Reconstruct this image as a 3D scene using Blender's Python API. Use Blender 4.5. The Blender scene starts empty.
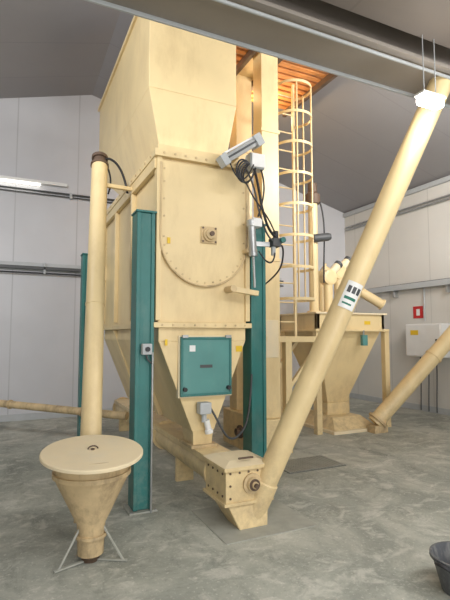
import bpy, bmesh, math, random
from mathutils import Vector, Matrix
random.seed(4)
S=bpy.context.scene
S.view_settings.view_transform='Standard'
S.view_settings.look='None'
S.view_settings.exposure=0.0

# ------------------------------------------------------------------ materials
def lin(c): 
    return tuple(((x/255)/12.92 if x/255<=0.04045 else ((x/255+0.055)/1.055)**2.4) for x in c)+(1,)
def mat(name,col,rough=0.5,metal=0.0,var=0.12,scale=3.0,stain=None,stain_amt=0.0,stain_scale=2.0,low=None):
    """low=(z_clean,z_dirty,colour,amount): floor dust / grime building up towards the ground"""
    m=bpy.data.materials.new(name);m.use_nodes=True
    n=m.node_tree.nodes;l=m.node_tree.links
    b=n['Principled BSDF'];b.inputs['Roughness'].default_value=rough;b.inputs['Metallic'].default_value=metal
    g=n.new('ShaderNodeNewGeometry')
    t=n.new('ShaderNodeTexNoise');t.inputs['Scale'].default_value=scale;t.inputs['Detail'].default_value=6
    l.new(g.outputs['Position'],t.inputs['Vector'])
    r=n.new('ShaderNodeValToRGB');c=lin(col)
    lo=tuple(x*(1-var) for x in c[:3])+(1,);hi=tuple(min(1,x*(1+var)) for x in c[:3])+(1,)
    r.color_ramp.elements[0].position=.3;r.color_ramp.elements[0].color=lo
    r.color_ramp.elements[1].position=.7;r.color_ramp.elements[1].color=hi
    l.new(t.outputs['Fac'],r.inputs['Fac'])
    out=r.outputs['Color']
    if stain:
        t2=n.new('ShaderNodeTexNoise');t2.inputs['Scale'].default_value=stain_scale;t2.inputs['Detail'].default_value=10;t2.inputs['Roughness'].default_value=.7
        mp=n.new('ShaderNodeMapping');mp.inputs['Scale'].default_value=(1,1,.35)
        l.new(g.outputs['Position'],mp.inputs['Vector']);l.new(mp.outputs['Vector'],t2.inputs['Vector'])
        r2=n.new('ShaderNodeValToRGB');r2.color_ramp.elements[0].position=.5;r2.color_ramp.elements[0].color=(0,0,0,1)
        r2.color_ramp.elements[1].position=.75;r2.color_ramp.elements[1].color=(stain_amt,)*3+(1,)
        l.new(t2.outputs['Fac'],r2.inputs['Fac'])
        mx=n.new('ShaderNodeMix');mx.data_type='RGBA'
        l.new(r2.outputs['Color'],mx.inputs['Factor']);l.new(out,mx.inputs['A']);mx.inputs['B'].default_value=lin(stain)
        out=mx.outputs['Result']
    if low:
        sp=n.new('ShaderNodeSeparateXYZ');l.new(g.outputs['Position'],sp.inputs[0])
        mr=n.new('ShaderNodeMapRange');mr.inputs['From Min'].default_value=low[0];mr.inputs['From Max'].default_value=low[1]
        mr.inputs['To Min'].default_value=0;mr.inputs['To Max'].default_value=low[3];l.new(sp.outputs[2],mr.inputs['Value'])
        t3=n.new('ShaderNodeTexNoise');t3.inputs['Scale'].default_value=9;t3.inputs['Detail'].default_value=10;t3.inputs['Roughness'].default_value=.7
        l.new(g.outputs['Position'],t3.inputs['Vector'])
        m3=n.new('ShaderNodeMapRange');m3.inputs['From Min'].default_value=.42;m3.inputs['From Max'].default_value=.66;l.new(t3.outputs['Fac'],m3.inputs['Value'])
        mu=n.new('ShaderNodeMath');mu.operation='MULTIPLY';l.new(mr.outputs[0],mu.inputs[0]);l.new(m3.outputs[0],mu.inputs[1])
        mx=n.new('ShaderNodeMix');mx.data_type='RGBA';l.new(mu.outputs[0],mx.inputs['Factor']);l.new(out,mx.inputs['A']);mx.inputs['B'].default_value=lin(low[2])
        out=mx.outputs['Result']
    l.new(out,b.inputs['Base Color'])
    return m
def panel_mat(name,col,axis,period,rough=.6,line=.75,var=.06,offset=0.0):
    m=mat(name,col,rough,0,var,.8)
    n=m.node_tree.nodes;l=m.node_tree.links;b=n['Principled BSDF']
    src=b.inputs['Base Color'].links[0].from_socket
    g=n.new('ShaderNodeNewGeometry');sp=n.new('ShaderNodeSeparateXYZ');l.new(g.outputs['Position'],sp.inputs[0])
    a=n.new('ShaderNodeMath');a.operation='MULTIPLY_ADD';a.inputs[1].default_value=1/period;a.inputs[2].default_value=offset+50
    l.new(sp.outputs[axis],a.inputs[0])
    fr=n.new('ShaderNodeMath');fr.operation='FRACT';l.new(a.outputs[0],fr.inputs[0])
    lt=n.new('ShaderNodeMath');lt.operation='LESS_THAN';lt.inputs[1].default_value=.022/period;l.new(fr.outputs[0],lt.inputs[0])
    mx=n.new('ShaderNodeMix');mx.data_type='RGBA';l.new(lt.outputs[0],mx.inputs['Factor']);l.new(src,mx.inputs['A'])
    mx.inputs['B'].default_value=tuple(x*line for x in lin(col)[:3])+(1,)
    l.new(mx.outputs['Result'],b.inputs['Base Color'])
    return m
def emis(name,col,s):
    m=bpy.data.materials.new(name);m.use_nodes=True
    b=m.node_tree.nodes['Principled BSDF'];b.inputs['Base Color'].default_value=lin(col)
    b.inputs['Emission Color'].default_value=lin(col);b.inputs['Emission Strength'].default_value=s
    return m
GR=(1.0,0.0,(172,150,118),.7)
CREAM=mat('cream_paint',(228,205,156),.42,0,.06,2.2,(180,150,106),.38,3.0,low=GR)
CREAM2=mat('cream_paint_dusty',(232,215,180),.6,0,.05,3,(216,210,192),.5,2.5)
CREAMD=mat('cream_paint_worn',(206,182,140),.6,0,.12,5,(112,92,70),.85,6.0,low=(.7,.0,(130,114,92),.7))
TEAL=mat('teal_paint',(44,112,108),.45,0,.12,4,(130,146,138),.3,5,low=(.8,0,(140,150,140),.5))
TEALH=mat('teal_hatch_paint',(84,140,136),.4,0,.08,4,(146,164,154),.2,5)
STEEL=mat('galvanised_steel',(170,172,172),.35,.6,.12,12)
GREY=mat('grey_plastic',(178,182,184),.45,0,.05,8)
DGREY=mat('dark_grey_plastic',(72,74,76),.5,0,.1,8)
BLACK=mat('black_rubber',(38,38,42),.5,0,.1,8)
BUCK=mat('bucket_rubber',(88,90,94),.6,0,.15,10,(165,165,160),.7,14)
WHITE=mat('white_plastic',(228,228,226),.4,0,.03,4)
RED=mat('red_sign',(190,40,40),.5,0,.05,4)
YEL=mat('yellow_label',(226,188,40),.5,0,.05,4)
GREEN=mat('green_ink',(20,110,90),.5,0,.05,4)
RUST=mat('brown_iron',(98,80,66),.6,.2,.2,9)
WOOD=mat('wood_slats',(206,140,80),.6,0,.15,6)
BEAM=mat('beam_paint',(150,142,134),.5,0,.06,2)
SLAB=panel_mat('slab_underside',(138,128,120),0,1.1,.6,.88)
PLATE=mat('dusty_steel_plate',(166,167,158),.6,.05,.12,6,(138,140,133),.6,5)
GRATE=mat('grate_bars',(148,150,143),.6,.1,.1,6)
GRATEF=mat('grate_pit',(100,102,98),.7,.1,.1,6)
WALLB=panel_mat('wall_panels_back',(196,197,201),0,1.15,.5,.8,.07)
WALLR=panel_mat('wall_panels_side',(210,208,202),1,1.15,.5,.84,.05)
CEIL=panel_mat('ceiling_panels',(150,148,150),1,1.1,.6,.9,.04)
TUBEL=emis('lamp_diffuser',(255,250,242),26)
TUBES=emis('lamp_tube_soft',(255,250,240),4)

def floor_mat():
    m=mat('concrete_floor',(152,155,146),.65,0,.12,1.1)
    n=m.node_tree.nodes;l=m.node_tree.links;b=n['Principled BSDF']
    src=b.inputs['Base Color'].links[0].from_socket
    g=n.new('ShaderNodeNewGeometry')
    def layer(src,scale,p0,p1,amt,col,dist=0,mp=(1,1,1)):
        t=n.new('ShaderNodeTexNoise');t.inputs['Scale'].default_value=scale;t.inputs['Detail'].default_value=12;t.inputs['Roughness'].default_value=.7;t.inputs['Distortion'].default_value=dist
        k=n.new('ShaderNodeMapping');k.inputs['Scale'].default_value=mp
        l.new(g.outputs['Position'],k.inputs['Vector']);l.new(k.outputs['Vector'],t.inputs['Vector'])
        r=n.new('ShaderNodeValToRGB');r.color_ramp.elements[0].position=p0;r.color_ramp.elements[0].color=(0,0,0,1)
        r.color_ramp.elements[1].position=p1;r.color_ramp.elements[1].color=(amt,)*3+(1,)
        l.new(t.outputs['Fac'],r.inputs['Fac'])
        mx=n.new('ShaderNodeMix');mx.data_type='RGBA';l.new(r.outputs['Color'],mx.inputs['Factor']);l.new(src,mx.inputs['A']);mx.inputs['B'].default_value=lin(col)
        return mx.outputs['Result'],t
    s,_=layer(src,.9,.44,.60,.8,(188,189,178),.8)
    s,_=layer(s,2.6,.50,.66,.65,(116,121,113),.6,(1,.5,1))
    s,_=layer(s,5,.52,.62,.6,(208,207,197),.7,(.7,1,1))
    s,_=layer(s,22,.54,.70,.45,(116,120,113),.2)
    s,t=layer(s,34,.56,.66,.6,(222,220,210),.2)
    l.new(s,b.inputs['Base Color'])
    rr=n.new('ShaderNodeMapRange');rr.inputs['To Min'].default_value=.5;rr.inputs['To Max'].default_value=.9
    l.new(t.outputs['Fac'],rr.inputs['Value']);l.new(rr.outputs['Result'],b.inputs['Roughness'])
    return m
FLOOR=floor_mat()

# ------------------------------------------------------------------ helpers
def link(o): S.collection.objects.link(o);return o
def mesh(name,verts,faces,m,parent=None,bevel=0,smooth=False):
    me=bpy.data.meshes.new(name);me.from_pydata([tuple(v) for v in verts],[],faces);me.update()
    bm=bmesh.new();bm.from_mesh(me);bmesh.ops.recalc_face_normals(bm,faces=bm.faces);bm.to_mesh(me);bm.free()
    me.materials.append(m);o=link(bpy.data.objects.new(name,me))
    if smooth:
        for p in me.polygons:p.use_smooth=True
    if bevel:
        b=o.modifiers.new('bevel','BEVEL');b.width=bevel;b.segments=2;b.limit_method='ANGLE'
    if parent:o.parent=parent
    return o
HF=[(0,1,2,3),(7,6,5,4),(0,4,5,1),(1,5,6,2),(2,6,7,3),(3,7,4,0)]
def fr(name,x0,x1,y0,y1,z0,X0,X1,Y0,Y1,z1,m,p=None,bevel=.004):
    v=[(x0,y0,z0),(x1,y0,z0),(x1,y1,z0),(x0,y1,z0),(X0,Y0,z1),(X1,Y0,z1),(X1,Y1,z1),(X0,Y1,z1)]
    return mesh(name,v,HF,m,p,bevel)
def box(name,x0,x1,y0,y1,z0,z1,m,p=None,bevel=.004):
    return fr(name,x0,x1,y0,y1,z0,x0,x1,y0,y1,z1,m,p,bevel)
def frame_from(d):
    d=Vector(d).normalized();a=Vector((0,0,1)) if abs(d.z)<.95 else Vector((1,0,0))
    u=d.cross(a).normalized();return d,u,u.cross(d).normalized()
def lathe(name,base,d,prof,m,p=None,seg=32,caps=True):
    base=Vector(base);d,u,w=frame_from(d);V=[];Fc=[]
    for s,r in prof:
        for i in range(seg):
            a=2*math.pi*i/seg;V.append(base+d*s+u*(r*math.cos(a))+w*(r*math.sin(a)))
    for k in range(len(prof)-1):
        for i in range(seg):
            j=(i+1)%seg;Fc.append((k*seg+i,k*seg+j,(k+1)*seg+j,(k+1)*seg+i))
    if caps:
        Fc.append(tuple(range(seg)));Fc.append(tuple((len(prof)-1)*seg+i for i in range(seg)))
    o=mesh(name,V,Fc,m,p)
    for q in o.data.polygons:
        if len(q.vertices)==4:q.use_smooth=True
    md=o.modifiers.new('es','EDGE_SPLIT');md.split_angle=math.radians(35)
    return o
def cyl(name,a,b,r,m,p=None,r2=None,seg=24):
    a=Vector(a);b=Vector(b);return lathe(name,a,b-a,[(0,r),((b-a).length,r if r2 is None else r2)],m,p,seg)
def bar(name,a,b,w,h,m,p=None):
    a=Vector(a);b=Vector(b);d,u,k=frame_from(b-a)
    V=[]
    for q in (a,b):
        for s,t in((-1,-1),(1,-1),(1,1),(-1,1)):V.append(q+u*(s*w/2)+k*(t*h/2))
    return mesh(name,V,HF,m,p,.002)
def wire(name,pts,r,m,p=None,cyclic=False,kind='NURBS'):
    c=bpy.data.curves.new(name,'CURVE');c.dimensions='3D';c.bevel_depth=r;c.bevel_resolution=3;c.resolution_u=8
    if kind=='POLY':
        s=c.splines.new('POLY');s.points.add(len(pts)-1)
    else:
        s=c.splines.new('NURBS');s.points.add(len(pts)-1);s.order_u=4;s.use_endpoint_u=not cyclic
    for i,q in enumerate(pts):s.points[i].co=(*q,1)
    s.use_cyclic_u=cyclic;c.materials.append(m)
    o=link(bpy.data.objects.new(name,c))
    if p:o.parent=p
    return o
def empty(name):
    e=bpy.data.objects.new(name,None);e.empty_display_size=.1;return link(e)
def bolts(name,pts,d,r,m,p):
    V=[];Fc=[];dd,u,w=frame_from(d)
    for q in pts:
        q=Vector(q);b=len(V)
        for s in(0,r*.7):
            for i in range(6):
                a=math.pi*i/3;V.append(q+dd*s+u*(r*math.cos(a))+w*(r*math.sin(a)))
        for i in range(6):Fc.append((b+i,b+(i+1)%6,b+6+(i+1)%6,b+6+i))
        Fc.append(tuple(b+6+i for i in range(6)))
    return mesh(name,V,Fc,m,p)

# ------------------------------------------------------------------ room shell
XL,XR,YF,YB=-5.0,8.0,-6.0,9.6
RX,RZ=1.4,6.62
def roofz(x): return RZ-.27*abs(x-RX)
box('floor',XL-.2,XR+.2,YF-.2,YB+.2,-.2,0,FLOOR,None,0)
def gable(name,y0,y1,m):
    P=[(XL,0),(XR,0),(XR,roofz(XR)),(RX,RZ),(XL,roofz(XL))]
    V=[(x,y0,z) for x,z in P]+[(x,y1,z) for x,z in P]
    Fc=[(0,1,2,3,4),(9,8,7,6,5)]+[(i,(i+1)%5,5+(i+1)%5,5+i) for i in range(5)]
    return mesh(name,V,Fc,m)
gable('wall_back',YB,YB+.15,WALLB)
gable('wall_front',YF-.15,YF,WALLB)
box('wall_right',XR,XR+.15,YF,YB,0,roofz(XR),WALLR,None,0)
box('wall_left',XL-.15,XL,YF,YB,0,roofz(XL),WALLR,None,0)
P=[(XL-.15,roofz(XL-.15)),(RX,RZ),(XR+.15,roofz(XR+.15)),(XR+.15,roofz(XR+.15)+.15),(RX,RZ+.15),(XL-.15,roofz(XL-.15)+.15)]
V=[(x,YF-.15,z) for x,z in P]+[(x,YB+.15,z) for x,z in P]
mesh('ceiling',V,[(0,1,4,5),(1,2,3,4),(6,7,10,11),(7,8,9,10)]+[(i,(i+1)%6,6+(i+1)%6,6+i) for i in range(6)],CEIL)
box('trim_back_base',XL,XR,YB-.03,YB,0,.12,GREY,None,0)
box('trim_right_base',XR-.03,XR,YF,YB-.03,0,.12,GREY,None,0)
box('trim_right_top',XR-.06,XR,YF,YB,roofz(XR)-.12,roofz(XR)-.02,GREY,None,0)
box('ceiling_mezzanine',XL,XR,-2.5,2.55,4.0,4.16,SLAB,None,0)
g=empty('steel_girder')
box('bottom_flange',XL+.02,XR-.02,2.56,3.0,3.83,3.86,BEAM,g,.003)
box('top_flange',XL+.02,XR-.02,2.56,3.0,4.2,4.23,BEAM,g,.003)
box('web',XL+.02,XR-.02,2.76,2.80,3.86,4.2,BEAM,g,0)
box('lip',XL+.02,XR-.02,2.985,3.0,3.80,3.83,GREY,g,0)
wire('conduit',[(XL+.05,2.62,3.80),(XR-.05,2.62,3.80)],.014,GREY,g,kind='POLY')

# hanging lamp beside the auger head
L=empty('hanging_lamp')
lx0,lx1,lyy,lz=2.87,3.10,2.52,3.49
box('housing',lx0-.01,lx1+.01,lyy-.05,lyy+.05,lz,lz+.02,WHITE,L)
box('diffuser',lx0,lx1,lyy-.045,lyy+.045,lz-.07,lz,TUBEL,L,.02)
for x in(lx0+.05,lx1-.05):cyl('hanger',(x,lyy+.0,lz+.02),(x,lyy+.0,4.0),.004,GREY,L,seg=8)
L=empty('fluorescent_lamp')
box('housing',-3.0,.95,YB-.10,YB-.02,4.56,4.62,WHITE,L)
cyl('tube',(-.9,YB-.09,4.53),(.45,YB-.09,4.53),.02,TUBES,L)
c=empty('cable_conduit')
for z,r in((4.42,.018),(4.36,.012)):wire('pipe',[(XL+.1,YB-.05,z),(2.6,YB-.05,z)],r,DGREY,c,kind='POLY')
for x in(-3,-1,1,2.4):box('clip',x,x+.05,YB-.08,YB-.005,4.33,4.45,GREY,c)
c=empty('cable_tray')
box('tray',XL+.1,6,YB-.11,YB-.06,2.86,2.92,DGREY,c);box('tray_wall',XL+.1,6,YB-.02,YB-.004,2.84,3.0,GREY,c)
wire('cable',[(XL+.1,YB-.09,2.80),(-1,YB-.09,2.78),(1,YB-.09,2.80),(6,YB-.09,2.79)],.016,BLACK,c)
for x in(-3,-1.2,.55,2,4):box('bracket',x,x+.04,YB-.11,YB-.004,2.78,3.0,GREY,c)
c=empty('cable_conduit')
for z in(4.42,4.35):wire('pipe',[(XR-.05,YF+.1,z),(XR-.05,YB-.1,z)],.02,STEEL,c,kind='POLY')
for y in(4,6,8):box('clip',XR-.08,XR-.004,y,y+.05,4.3,4.46,GREY,c)
c=empty('cable_tray')
box('tray',XR-.14,XR-.004,YF+.1,8.9,2.60,2.68,STEEL,c)
box('tray_lip',XR-.15,XR-.14,YF+.1,8.9,2.60,2.72,GREY,c)
wire('cable',[(XR-.08,3,2.72),(XR-.08,5,2.71),(XR-.07,7,2.73),(XR-.08,8.9,2.71)],.02,BLACK,c)
for y in(5,6.4,7.8):box('bracket',XR-.13,XR-.004,y,y+.04,2.45,2.60,STEEL,c)
wire('drop_pipe',[(XR-.04,7.05,2.6),(XR-.04,7.05,1.9)],.014,GREY,c,kind='POLY')
s=empty('fire_extinguisher_sign')
box('panel',XR-.012,XR-.002,7.12,7.38,1.96,2.22,RED,s,0)
box('pictogram',XR-.016,XR-.012,7.2,7.29,2.02,2.16,WHITE,s,0)
e=empty('electrical_cabinet')
box('body',XR-.28,XR-.01,6.45,7.35,1.15,1.83,WHITE,e,.01)
box('door_leaf',XR-.30,XR-.28,6.47,7.33,1.17,1.81,WHITE,e,.006)
box('label',XR-.305,XR-.30,7.0,7.2,1.6,1.7,YEL,e,0)
cyl('lock',(XR-.30,6.55,1.5),(XR-.32,6.55,1.5),.02,DGREY,e)
for i in range(3):wire('cable',[(XR-.15,6.7+i*.2,1.15),(XR-.12,6.7+i*.2,.8),(XR-.06,6.8+i*.2,.4),(XR-.06,6.8+i*.2,.02)],.012,DGREY,e)

# ------------------------------------------------------------------ mixer
M=empty('feed_mixer')
x0,x1,y0,y1=1.27,2.22,4.24,7.0
box('body',x0,x1,y0,y1,1.72,3.34,CREAM,M,.006)
cx=(x0+x1)/2;R=.462;zc=2.55
pts=[(cx+R,3.3)]+[(cx+R*math.cos(a),zc+R*math.sin(a)) for a in [-math.pi*i/32 for i in range(33)]]+[(cx-R,3.3)]
n=len(pts)
V=[(x,y0-.03,z) for x,z in pts]+[(x,y0+.002,z) for x,z in pts]
mesh('end_plate',V,[tuple(range(n)),tuple(range(2*n-1,n-1,-1))]+[(i,(i+1)%n,n+(i+1)%n,n+i) for i in range(n)],CREAM,M,.004)
rim=[(cx+(R+.004)*math.cos(-math.pi*i/40),y0-.034,zc+(R+.004)*math.sin(-math.pi*i/40)) for i in range(41)]
wire('end_plate_rim',[(cx+R+.004,y0-.034,3.28)]+rim+[(cx-R-.004,y0-.034,3.28)],.010,CREAMD,M,kind='POLY')
bp=[(cx+(R-.03)*math.cos(-math.pi*i/16),y0-.03,zc+(R-.03)*math.sin(-math.pi*i/16)) for i in range(17)]
bp+=[(cx+sx*(R-.03),y0-.03,z) for sx in(-1,1) for z in(2.75,2.92,3.09,3.22)]
bolts('end_plate_bolts',bp,(0,-1,0),.010,CREAMD,M)
hz=2.60;hx=1.78
box('hub_plate',hx-.085,hx+.085,y0-.05,y0-.03,hz-.085,hz+.085,CREAMD,M,.003)
lathe('hub_bearing',(hx,y0-.05,hz),(0,-1,0),[(0,.07),(.03,.07),(.035,.055),(.06,.05),(.065,.03)],CREAMD,M)
cyl('shaft_end',(hx,y0-.10,hz),(hx,y0-.135,hz),.024,RUST,M)
bolts('hub_bolts',[(hx+a,y0-.05,hz+b) for a in(-.068,.068) for b in(-.068,.068)],(0,-1,0),.011,RUST,M)
box('top_flange',x0-.06,x1+.06,y0-.06,y1+.05,3.33,3.40,CREAM,M)
box('lid',x0-.02,x1+.02,y0-.02,y1,3.40,3.46,CREAM,M)
bolts('flange_bolts',[(x0+.03+i*.11,y0-.06,3.365) for i in range(9)],(0,-1,0),.012,CREAMD,M)
bolts('flange_bolts_side',[(x0-.06,y0+.1+i*.2,3.365) for i in range(14)],(-1,0,0),.012,CREAMD,M)
box('top_side_rail',x0-.05,x0,y0,y1,3.22,3.33,CREAM,M)
for y in(5.15,6.05,6.93):box('side_rib',x0-.05,x0,y,y+.06,1.76,3.22,CREAM,M)
box('corner_rib',x0-.03,x0+.02,y0-.03,y0+.06,1.74,3.33,CREAM,M)
box('corner_rib_r',x1-.02,x1+.03,y0-.03,y0+.06,1.74,3.33,CREAM,M)
box('bottom_flange',x0-.05,x1+.04,y0-.05,y1+.03,1.67,1.72,CREAM,M)
bolts('bottom_flange_bolts',[(x0+.03+i*.11,y0-.05,1.695) for i in range(9)],(0,-1,0),.010,CREAMD,M)
fr('skirt',x0+.01,x1-.01,y0,y1,1.54,x0+.01,x1-.01,y0,y1,1.67,CREAM,M,.004)
fr('discharge_hopper',1.64,1.87,y0+.03,y1,.66,x0+.01,x1-.01,y0,y1,1.54,CREAM,M,.006)
fr('spout',1.66,1.85,y0+.05,4.55,.50,1.645,1.865,y0+.03,4.6,.68,CREAM,M)
box('spout_flange',1.62,1.89,y0,4.6,.50,.53,CREAMD,M)
for y in(5.2,6.1):fr('hopper_rib',1.58,1.64,y,y+.05,.68,x0-.04,x0+.02,y,y+.05,1.66,CREAM,M)
hy=y0-.005
def hpl(nm,a,b,c,d,t0,t1,m):return box(nm,a,b,hy-t1,hy-t0,c,d,m,M,.004)
hpl('hatch_frame',1.475,2.045,.995,1.595,-.05,.012,CREAM2)
hpl('hatch_panel',1.49,2.03,1.01,1.58,.012,.035,TEALH)
hpl('hatch_rim_t',1.49,2.03,1.555,1.58,.035,.045,TEAL);hpl('hatch_rim_b',1.49,2.03,1.01,1.035,.035,.045,TEAL)
hpl('hatch_rim_l',1.49,1.515,1.035,1.555,.035,.045,TEAL);hpl('hatch_rim_r',2.005,2.03,1.035,1.555,.035,.045,TEAL)
box('hatch_plate',1.69,1.82,hy-.04,hy-.035,1.28,1.31,DGREY,M,0)
box('hatch_logo',1.58,1.64,hy-.038,hy-.035,1.44,1.50,WHITE,M,0)
for x in(1.53,1.99):
    cyl('hatch_knob',(x,hy-.035,1.08),(x,hy-.075,1.08),.02,BLACK,M)
    box('hatch_hinge',x-.03,x+.03,hy-.06,hy-.03,1.57,1.60,STEEL,M)
box('warning_label',2.10,2.17,y0-.003,y0-.001,1.43,1.49,YEL,M,0)
box('warning_label_a',1.345,1.375,y0-.045,y0-.04,2.48,2.54,YEL,M,0)
box('warning_label_b',1.335,1.36,y0-.033,y0-.03,1.50,1.56,YEL,M,0)
box('sensor_box',1.67,1.79,y0-.10,y0+.0,.84,.95,GREY,M,.008)
cyl('sensor_stem',(1.73,y0-.05,.84),(1.73,y0-.05,.76),.025,GREY,M)
lathe('sensor_probe',(1.75,y0-.06,.78),(.25,0,-1),[(0,.03),(.09,.03),(.1,.04),(.13,.04)],WHITE,M)
wire('sensor_cable',[(1.79,y0-.05,.90),(1.85,y0-.07,.80),(1.93,y0-.08,.62),(2.03,y0-.06,.56),(2.15,y0-.02,.60),(2.25,y0-.02,.75),(2.26,4.2,1.2)],.011,DGREY,M)
a=Vector((1.88,4.0,3.33));b=Vector((2.20,4.02,3.56))
bar('actuator_rail',a,b,.09,.08,STEEL,M);bar('actuator_top',a+Vector((-.03,0,.05)),b+Vector((-.02,0,.05)),.05,.02,WHITE,M)
bar('actuator_slot',a+Vector((0,-.048,0)),b+Vector((0,-.048,0)),.01,.02,DGREY,M)
bar('actuator_head',b,b+Vector((.07,.0,.05)),.12,.12,GREY,M)
bar('actuator_foot',a-Vector((.06,0,.043)),a,.11,.11,GREY,M)
bar('actuator_bracket',(2.0,4.24,3.4),(2.0,4.02,3.4),.06,.06,CREAMD,M)
box('junction_box',2.16,2.33,4.02,4.14,3.30,3.46,GREY,M,.008)
box('junction_box_lid',2.17,2.32,4.00,4.02,3.31,3.45,WHITE,M,.004)
box('junction_bracket',2.2,2.26,4.14,4.24,3.3,3.4,STEEL,M)
for k in range(5):
    q=.022*k
    wire('cable_loop',[(2.16,4.04,3.34),(2.05+q/2,3.98-q/3,3.38-q),(1.95+q,3.95+q/3,3.28-q),(1.97+q,3.95,3.12-q/2),(2.1,3.97-q/2,3.09+q/3),(2.18,4.0,3.20),(2.22,4.02,3.30)],.009,BLACK if k!=2 else DGREY,M)
wire('cable_hang',[(1.90,3.97,3.30),(1.93,3.92,3.15),(2.0,3.9,3.08),(2.08,3.92,3.16),(2.17,3.97,3.31)],.007,BLACK,M)
wire('cable_hang_b',[(2.30,4.05,3.30),(2.34,4.0,3.1),(2.28,3.98,2.95),(2.25,4.03,2.80)],.009,BLACK,M)
wire('cable_down',[(2.22,4.05,3.30),(2.24,4.0,3.12),(2.26,4.0,2.95),(2.36,4.05,2.74),(2.44,4.1,2.66),(2.60,4.15,2.58)],.014,BLACK,M)
wire('cable_down_b',[(2.12,4.05,3.30),(2.20,4.0,3.10),(2.22,4.0,2.9),(2.32,4.05,2.74),(2.42,4.1,2.58),(2.58,4.15,2.55)],.010,DGREY,M)
wire('cable_down_c',[(2.10,4.0,3.12),(2.16,3.98,2.98),(2.30,4.0,2.86),(2.42,4.08,2.78),(2.50,4.13,2.70)],.008,BLACK,M)
wire('air_hose',[(2.27,4.05,2.45),(2.34,4.0,2.30),(2.44,4.05,2.30),(2.50,4.12,2.46)],.008,BLACK,M)
lathe('air_cylinder',(2.22,4.08,2.40),(-.06,0,1),[(0,.045),(.04,.045),(.041,.035),(.06,.04),(.30,.04),(.31,.048),(.37,.048)],STEEL,M)
box('air_cylinder_block',2.20,2.30,4.03,4.13,2.70,2.79,WHITE,M,.006)
cyl('piston_rod',(2.222,4.08,2.42),(2.235,4.08,2.08),.012,STEEL,M)
box('cylinder_bracket',2.16,2.28,4.1,4.24,2.44,2.48,CREAMD,M)
bar('lever_arm',(1.98,4.12,2.06),(2.27,4.08,2.02),.06,.05,CREAM,M)
cyl('lever_pivot',(2.0,4.24,2.06),(2.0,4.08,2.06),.035,CREAMD,M)
box('valve_block',2.47,2.57,4.10,4.20,2.53,2.62,DGREY,M,.006)
cyl('regulator_knob',(2.53,4.15,2.62),(2.53,4.15,2.70),.03,BLACK,M)
cyl('regulator_bowl',(2.50,4.15,2.53),(2.50,4.15,2.44),.025,GREY,M)
cyl('pressure_gauge',(2.58,4.12,2.60),(2.58,4.07,2.60),.03,TEAL,M)
bar('valve_bracket',(2.25,4.24,2.56),(2.5,4.18,2.56),.03,.05,STEEL,M)
wire('hose',[(2.57,4.15,2.56),(2.66,4.2,2.58),(2.72,4.3,2.45),(2.80,4.5,2.3),(2.95,5.3,2.2)],.010,BLACK,M)
# upper feed hopper
fr('hopper_taper',1.36,2.10,4.5,6.2,3.46,1.20,2.19,4.4,7.35,4.12,CREAM,M,.006)
box('hopper_box',1.20,2.19,4.4,7.35,4.12,5.25,CREAM,M,.006)
box('hopper_top_rim',1.17,2.22,4.37,7.38,5.20,5.25,CREAM,M,.004)
def column(x,y,nm,dz=2.76):
    box(nm+'_web',x-.055,x+.055,y-.085,y+.085,.02,dz,TEAL,M,.006)
    box(nm+'_flange_a',x-.09,x-.05,y-.10,y+.10,.02,dz,TEAL,M,.005)
    box(nm+'_flange_b',x+.05,x+.085,y-.10,y+.10,.02,dz,TEAL,M,.005)
    box(nm+'_cap',x-.10,x+.10,y-.11,y+.11,dz,dz+.02,TEAL,M,.003)
    box(nm+'_base',x-.13,x+.13,y-.13,y+.13,0,.015,PLATE,M,.003)
    bolts(nm+'_anchors',[(x+sx*.11,y+sy*.115,.015) for sx in(-1,1) for sy in(-1,1)],(0,0,1),.012,STEEL,M)
column(1.14,4.30,'leg_1');column(2.35,4.30,'leg_2');column(1.04,7.15,'leg_3',2.8);column(2.35,6.9,'leg_4')
box('leg_bracket_1',1.2,1.28,4.26,4.36,2.4,2.6,CREAM,M);box('leg_bracket_2',2.22,2.30,4.26,4.36,2.4,2.6,CREAM,M)
box('leg_bracket_3',1.1,1.28,6.9,7.0,2.4,2.6,CREAM,M);box('leg_bracket_4',2.2,2.32,6.85,6.95,2.4,2.6,CREAM,M)
box('button_station',1.10,1.19,4.13,4.20,1.42,1.52,GREY,M,.006)
cyl('button',(1.145,4.13,1.47),(1.145,4.11,1.47),.022,BLACK,M)
cyl('button_conduit',(1.205,4.17,1.44),(1.205,4.17,.0),.010,STEEL,M)
wire('button_cable',[(1.145,4.17,1.42),(1.15,4.16,1.36),(1.2,4.17,1.34)],.008,DGREY,M)

# ------------------------------------------------------------------ screw conveyor under the mixer
C=empty('screw_conveyor')
cxv=1.80
lathe('trough_tube',(cxv,3.90,.36),(0,1,0),[(0,.145),(4.1,.145)],CREAM,C)
box('trough_cover',cxv-.15,cxv+.15,3.95,8.0,.44,.50,CREAM,C)
for y in(3.93,5.6,7.2,8.0):lathe('trough_flange',(cxv,y,.36),(0,1,0),[(0,.175),(.03,.175)],CREAM,C)
for y in(4.9,6.6,7.8):box('trough_foot',cxv-.1,cxv+.1,y,y+.05,0,.25,CREAM,C)
box('end_box',1.64,2.06,3.50,3.93,.22,.50,CREAM,C,.006)
box('end_box_flange',1.62,2.08,3.48,3.95,.48,.51,CREAM,C,.003)
mesh('end_box_cover',[(1.62,3.48,.51),(2.08,3.48,.51),(2.08,3.95,.51),(1.62,3.95,.51),(1.72,3.6,.535),(1.98,3.6,.535),(1.98,3.9,.535),(1.72,3.9,.535)],HF,CREAM2,C,.003)
box('end_box_bottom_flange',1.62,2.08,3.48,3.95,.20,.225,CREAM,C,.003)
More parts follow.
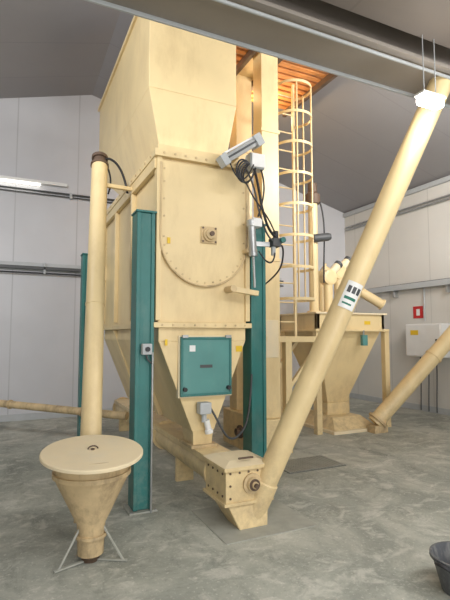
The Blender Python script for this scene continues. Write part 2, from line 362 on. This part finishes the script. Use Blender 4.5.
lathe('end_bearing',(1.88,3.50,.36),(0,-1,0),[(0,.085),(.02,.085),(.021,.06),(.05,.055),(.051,.03),(.075,.028)],CREAMD,C)
cyl('end_bearing_shaft',(1.88,3.43,.36),(1.88,3.40,.36),.02,RUST,C)
lathe('end_bearing_ring',(1.88,3.449,.36),(0,-1,0),[(0,.048),(.008,.048)],RUST,C)
bolts('end_box_bolts',[(1.68+i*.085,3.50,.46) for i in range(5)]+[(1.68,3.50,.36),(2.02,3.50,.36),(1.68,3.5,.26),(2.02,3.5,.26)],(0,-1,0),.010,RUST,C)
bolts('end_box_side_bolts',[(1.64,3.56+i*.1,z) for i in range(4) for z in(.27,.45)],(-1,0,0),.010,RUST,C)
bar('cover_handle',(1.78,3.55,.56),(1.92,3.55,.56),.015,.015,RUST,C)
fr('outlet_boot',1.76,2.02,3.48,3.72,.0,1.66,2.04,3.50,3.90,.20,CREAM,C,.01)

A=empty('inclined_auger_pipe')
a=Vector((1.93,3.60,.07));b=Vector((3.36,2.72,3.80));d=(b-a).normalized();Ln=(b-a).length
lathe('pipe',a,d,[(0,.10),(Ln,.10)],CREAM,A,40)
lathe('lower_socket',a,d,[(0,.112),(.30,.112),(.31,.101)],CREAM,A,40)
lathe('joint_flange',a+d*2.05,d,[(0,.104),(.02,.104)],CREAM,A,40)
nrm=(Vector((-.35,-.93,0))-d*Vector((-.35,-.93,0)).dot(d)).normalized();tg=d.cross(nrm).normalized()
def wrap(nm,s0,s1,a0,a1,off,m):
    V=[];F_=[];k=10
    for i in range(k+1):
        an=a0+(a1-a0)*i/k;q=nrm*math.cos(an)+tg*math.sin(an)
        V+= [a+d*s0+q*(.1+off),a+d*s1+q*(.1+off)]
    for i in range(k):F_.append((2*i,2*i+1,2*i+3,2*i+2))
    return mesh(nm,V,F_,m,A)
wrap('sticker',1.93,2.17,-.7,.7,.006,WHITE)
for i,(s0,s1) in enumerate(((-.5,-.2),(-.1,.2),(.3,.6))):wrap('sticker_letter_%d'%i,2.07,2.13,s0,s1,.007,DGREY)
wrap('sticker_line',2.01,2.035,-.5,.5,.007,GREEN)
wrap('sticker_line_b',1.965,1.98,-.5,.3,.007,GREEN)

# ------------------------------------------------------------------ filling funnel with lid
K=empty('filling_funnel')
fx,fy=.572,3.50
til=Vector((0.0,-.12,1)).normalized()
lathe('lid',(fx,fy,.735),til,[(0,.34),(.004,.36),(.022,.36),(.028,.353),(.034,.0)],CREAM2,K,64)
bolts('lid_bolt',[(fx,fy,.769)],(0,0,1),.014,RUST,K)
wire('lid_handle',[(fx-.03,fy+.02,.768),(fx-.03,fy+.02,.80),(fx+.04,fy+.02,.80),(fx+.04,fy+.02,.768)],.005,RUST,K)
lathe('cone',(fx,fy,0),(0,0,1),[(.18,.095),(.26,.10),(.56,.245),(.60,.26),(.735,.26)],CREAMD,K,48)
lathe('cone_rim',(fx,fy,0),(0,0,1),[(.60,.262),(.60,.275),(.63,.275),(.63,.262)],CREAMD,K,48)
lathe('neck',(fx,fy,0),(0,0,1),[(.04,.075),(.05,.09),(.10,.092),(.11,.094),(.18,.094)],CREAMD,K,32)
lathe('neck_flange',(fx,fy,.17),(0,0,1),[(0,.112),(.02,.112)],CREAMD,K,32)
lathe('gear_cap',(fx,fy,0),(0,0,1),[(0,.055),(.04,.07)],RUST,K,24)
for an in(200,330,90):
    r=math.radians(an);c_,s_=math.cos(r),math.sin(r)
    bar('leg_%d'%an,(fx+.09*c_,fy+.09*s_,.24),(fx+.24*c_,fy+.24*s_,.01),.014,.014,PLATE,K)
    bar('foot_%d'%an,(fx+.05*c_,fy+.05*s_,.01),(fx+.27*c_,fy+.27*s_,.01),.026,.012,PLATE,K)

U=empty('vertical_auger_pipe')
a=Vector((.61,3.88,.12));b=Vector((.86,5.2,3.50));d=(b-a).normalized();Ln=(b-a).length
lathe('pipe',a,d,[(0,.088),(Ln,.088)],CREAM,U,32)
lathe('foot_flange',a,d,[(0,.11),(.03,.11)],CREAMD,U,32)
lathe('joint_flange',a+d*1.9,d,[(0,.093),(.02,.093)],CREAM,U,32)
lathe('motor_adapter',b,d,[(0,.10),(.03,.10),(.031,.07),(.10,.07),(.101,.09),(.14,.09),(.17,.03)],RUST,U,32)
wire('motor_cable',[b+Vector((.05,0,.1)),b+Vector((.2,0,.15)),b+Vector((.30,.05,-.05)),(1.19,5.25,3.25)],.014,BLACK,U)
wire('motor_cable_b',[b+Vector((.04,0,.05)),b+Vector((.12,0,.0)),b+Vector((.16,.05,-.15)),b+Vector((.10,0,-.3))],.010,BLACK,U)
bar('pipe_bracket',b-d*.25,(1.22,5.18,3.28),.05,.04,CREAM,U)
box('pipe_foot',.55,.67,3.84,3.96,0,.14,CREAMD,U)

T=empty('transfer_auger_pipe')
a=Vector((-1.35,9.2,.60));b=Vector((1.52,6.5,.47))
cyl('pipe',a,b,.055,CREAMD,T)
d=(b-a).normalized()
for s in(.2,1.9,3.2):lathe('flange',a+d*s,d,[(0,.07),(.02,.07)],CREAMD,T)
box('inlet_box',-1.5,-1.2,9.05,9.35,0,.72,CREAMD,T,.01)

# ------------------------------------------------------------------ bucket elevator
E=empty('bucket_elevator')
ex,ey=3.18,5.46;tz=roofz(3.4)-.45
for nm,yy in(('leg_up',ey),('leg_down',ey+.78)):
    box(nm,ex-.135,ex+.135,yy-.12,yy+.12,.5,tz,CREAM,E,.006)
    for z in(2.6,4.4):box(nm+'_flange',ex-.15,ex+.15,yy-.135,yy+.135,z,z+.04,CREAM,E,.003)
box('boot',ex-.2,ex+.2,ey-.2,ey+1.0,.0,.5,CREAM,E,.01)
lathe('boot_bearing',(ex-.2,ey+.4,.25),(-1,0,0),[(0,.09),(.03,.09),(.031,.05),(.08,.05)],RUST,E)
box('inspection_door',ex-.1,ex+.1,ey-.135,ey-.12,1.3,1.8,CREAM2,E,.005)
box('head',ex-.2,ex+.2,ey-.22,ey+1.0,tz,tz+.3,CREAM,E,.03)
bar('elevator_brace',(2.36,4.4,1.56),(3.1,5.36,1.56),.05,.05,CREAM,E)

# access landing + ladder with cage
D=empty('caged_ladder')
lx,ly=3.80,5.72
box('landing_front',3.34,4.12,5.40,5.45,1.50,1.58,CREAM,D);box('landing_back',3.34,4.12,6.05,6.10,1.50,1.58,CREAM,D)
box('landing_deck',3.34,4.12,5.45,6.05,1.53,1.57,STEEL,D)
for y in(5.40,6.0):
    box('landing_post',3.44,3.54,y,y+.10,0,1.50,CREAM,D)
    bar('landing_brace',(3.50,y+.05,.85),(4.05,y+.05,1.50),.05,.05,CREAM,D)
for sx in(-.2,.2):box('stile',lx+sx-.02,lx+sx+.02,ly+.26,ly+.30,1.55,5.62,CREAM,D)
z=1.8
while z<5.5:
    cyl('rung',(lx-.2,ly+.28,z),(lx+.2,ly+.28,z),.011,CREAM,D,seg=8);z+=.3
rc=.29
for i in range(8):
    z=2.1+i*.46
    V=[];F_=[];sg=28
    for j in range(sg+1):
        an=math.radians(48-(276)*j/sg)
        for (rr,zz) in((rc,z),(rc+.008,z),(rc+.008,z+.04),(rc,z+.04)):
            V.append((lx+rr*math.cos(an),ly+rr*math.sin(an),zz))
    for j in range(sg):
        for q in range(4):F_.append((4*j+q,4*j+(q+1)%4,4*j+4+(q+1)%4,4*j+4+q))
    mesh('hoop',V,F_,CREAM,D)
for an in(20,-40,-110,-175):
    r=math.radians(an);x=lx+(rc-.008)*math.cos(r);y=ly+(rc-.008)*math.sin(r)
    bar('cage_strap',(x,y,2.1),(x,y,5.36),.025,.015,CREAM,D)
for z in(2.9,4.6):bar('wall_tie',(ex+.13,ey+.5,z),(lx-.2,ly+.28,z),.03,.03,CREAM,D)

# slatted service platform under the roof, lit by a warm lamp
Pf=empty('service_platform')
pz=5.63
for (qa,qb) in((2.35,3.0),(3.36,4.40)):
    for i in range(12):
        y=5.15+i*.14;box('slat',qa,qb,y,y+.08,pz,pz+.04,WOOD,Pf,0)
    for x in(qa,qb-.06):
        box('joist',x,x+.06,5.1,6.85,pz-.10,pz,RUST,Pf)
        for y in(5.15,6.75):box('hanger',x+.01,x+.04,y,y+.03,pz,roofz(x+.05)-.02,RUST,Pf)

# ------------------------------------------------------------------ right intake hopper
Hn=empty('intake_hopper')
X0,X1,Y0,Y1=4.55,6.0,6.2,7.35
box('rim_front',X0,X1,Y0,Y0+.06,1.70,1.95,CREAM,Hn);box('rim_back',X0,X1,Y1-.06,Y1,1.70,1.95,CREAM,Hn)
box('rim_left',X0,X0+.06,Y0,Y1,1.70,1.95,CREAM,Hn);box('rim_right',X1-.06,X1,Y0,Y1,1.70,1.95,CREAM,Hn)
box('rim_lip',X0-.06,X1+.06,Y0-.06,Y1+.06,1.66,1.70,CREAM,Hn)
box('cover',X0-.04,X1+.04,Y0-.04,Y1+.04,1.95,1.98,CREAM2,Hn)
fr('cone',5.05,5.45,6.6,6.95,.42,X0+.05,X1-.05,Y0+.05,Y1-.05,1.66,CREAM,Hn,.006)
box('outlet',5.02,5.48,6.57,6.98,.22,.42,CREAM,Hn)
for x in(X0-.03,X1-.01):
    for y in(Y0-.02,Y1-.08):box('leg',x,x+.10,y,y+.10,0,1.66,CREAM,Hn)
box('low_rail_l',X0,X0+.06,Y0,Y1,.3,.36,CREAM,Hn);box('low_rail_b',X0,X1,Y1-.06,Y1,.3,.36,CREAM,Hn)
box('base_tray',4.75,5.75,6.05,7.1,.0,.05,CREAM2,Hn)
fr('base_pan',4.80,5.70,6.1,7.08,.05,4.95,5.55,6.35,7.0,.22,CREAM,Hn)
box('label',5.55,5.68,Y0-.005,Y0,1.78,1.84,YEL,Hn,0)
box('control_box',5.42,5.53,Y0-.10,Y0-.04,1.42,1.60,TEALH,Hn)
box('control_box_hanger',5.46,5.49,Y0-.07,Y0-.04,1.60,1.68,STEEL,Hn)

for i,(x,y,h) in enumerate(((5.10,6.6,2.62),(5.45,6.75,2.75))):
    G=empty('gear_motor')
    lathe('standpipe',(x,y,1.98),(0,0,1),[(0,.12),(.03,.12),(.031,.08),(h-2.08,.08)],CREAM,G)
    lathe('elbow_drum',(x-.0,y+.1,h),(0,-1,0),[(0,.10),(.02,.14),(.18,.14),(.2,.10)],CREAM,G)
    lathe('motor_body',(x+.05,y,h+.06),(.5,0,.5),[(0,.07),(.03,.075),(.22,.075),(.25,.05)],CREAM2,G)
    lathe('motor_fan_cover',(x+.22,y,h+.23),(.5,0,.5),[(0,.078),(.05,.078),(.06,.05)],DGREY,G)
Q=empty('vertical_feed_pipe')
lathe('pipe',(4.72,6.5,1.98),(0,0,1),[(0,.08),(1.9,.08)],CREAM,Q)
lathe('pipe_flange',(4.72,6.5,1.98),(0,0,1),[(0,.12),(.03,.12)],CREAM,Q)
lathe('gearbox',(4.72,6.5,3.88),(0,0,1),[(0,.12),(.06,.13),(.16,.13),(.2,.08),(.36,.08),(.38,.04)],RUST,Q)
lathe('valve_motor',(4.66,6.4,3.25),(.8,-.3,.1),[(0,.07),(.25,.07),(.3,.05)],DGREY,Q)
wire('cable',[(4.8,6.4,3.9),(4.95,6.4,3.5),(4.85,6.4,3.1),(4.9,6.45,2.5)],.014,BLACK,Q)
Q=empty('transfer_chute_pipe')
a=Vector((5.95,7.9,3.0));b=Vector((7.1,7.4,2.25))
cyl('pipe',a,b,.10,CREAM,Q);d=(b-a).normalized()
lathe('flange_a',a,d,[(0,.14),(.03,.14)],CREAM,Q);lathe('flange_b',b,d,[(0,.12),(.03,.12)],CREAM,Q)
cyl('riser',(5.95,7.9,2.95),(5.95,7.9,0.0),.09,CREAM,Q)

Q=empty('inclined_auger_pipe')
a=Vector((5.55,6.0,.14));b=Vector((7.75,5.15,2.62));d=(b-a).normalized();Ln=(b-a).length
lathe('pipe',a,d,[(0,.13),(Ln,.13)],CREAM,Q,32)
lathe('flange_low',a+d*.05,d,[(0,.17),(.04,.17)],CREAMD,Q,32);lathe('flange_mid',a+d*1.5,d,[(0,.145),(.03,.145)],CREAM,Q,32)
box('inlet_foot',5.42,5.70,5.86,6.04,0,.12,CREAMD,Q)
box('support',7.45,7.51,5.2,5.26,0,2.22,CREAM,Q)

# ------------------------------------------------------------------ floor plates & bucket
Fp=empty('floor_cover_plate')
box('plate_a',1.55,2.40,3.30,4.05,.0,.006,PLATE,Fp,0)
Fp2=empty('floor_grate')
box('frame',2.98,3.80,4.62,5.12,.0,.006,GRATEF,Fp2,0)
for i in range(16):box('bar',2.99+i*.051,3.03+i*.051,4.63,5.11,.006,.012,GRATE,Fp2,0)

B=empty('rubber_bucket')
bx,by=2.64,2.09
lathe('wall',(bx,by,0),(0,0,1),[(0,.0),(0,.14),(.19,.19),(.195,.205),(.215,.205),(.215,.188),(.18,.18),(.015,.132),(.015,0)],BUCK,B,48,False)
for s in(-1,1):
    wire('handle',[(bx+s*.19,by-.05,.18),(bx+s*.235,by-.04,.21),(bx+s*.235,by+.04,.21),(bx+s*.19,by+.05,.18)],.010,BLACK,B)

# ------------------------------------------------------------------ lights
def area(name,loc,target,sx,sy,pw,col):
    l=bpy.data.lights.new(name,'AREA');l.shape='RECTANGLE';l.size=sx;l.size_y=sy;l.energy=pw;l.color=col
    o=link(bpy.data.objects.new(name,l));o.location=loc
    o.rotation_euler=(Vector(target)-Vector(loc)).to_track_quat('-Z','Y').to_euler();return o
area('front_fill',(1.5,-5.6,2.0),(2.4,5,1.8),6,3.4,370,(1,.99,.98))  # added soft fill behind the camera; the front wall has no opening
area('hall_fill_left',(-2.0,2.4,4.9),(0.5,9,2.0),3,.5,220,(.97,.98,1))  # added fill for the hall, hidden above the slab, no fixture
area('hall_fill_right',(5.5,2.4,4.6),(5.5,9,2.2),3,.5,290,(1,.98,.95))  # added fill for the right of the hall, also hidden by the slab
area('lamp_under_slab',(0.9,.3,3.95),(.9,.8,0),4,.3,85,(1,.99,.97))
area('lamp_under_slab_right',(4.5,.3,3.95),(4.5,1.2,0),3,.3,80,(1,.99,.97))
def point(name,loc,pw,col,r=.1):
    l=bpy.data.lights.new(name,'POINT');l.energy=pw;l.color=col;l.shadow_soft_size=r
    o=link(bpy.data.objects.new(name,l));o.location=loc;return o
point('girder_lamp_glow',(2.99,2.38,3.36),10,(1,.98,.95),.05)
point('platform_lamp',(3.75,6.55,5.30),42,(1,.68,.36),.08)
point('platform_lamp_b',(2.75,6.3,5.42),14,(1,.68,.36),.06)
w=bpy.data.worlds.new('world');S.world=w;w.use_nodes=True
w.node_tree.nodes['Background'].inputs[0].default_value=(.5,.55,.6,1);w.node_tree.nodes['Background'].inputs[1].default_value=.3

# ------------------------------------------------------------------ camera
cd=bpy.data.cameras.new('camera');cam=link(bpy.data.objects.new('camera',cd))
cd.sensor_fit='VERTICAL';cd.sensor_height=24;cd.lens=18.4
cam.location=(0,0,1.6);cam.rotation_euler=(math.radians(90)+math.atan(35/460),0,math.radians(-25))
S.camera=cam
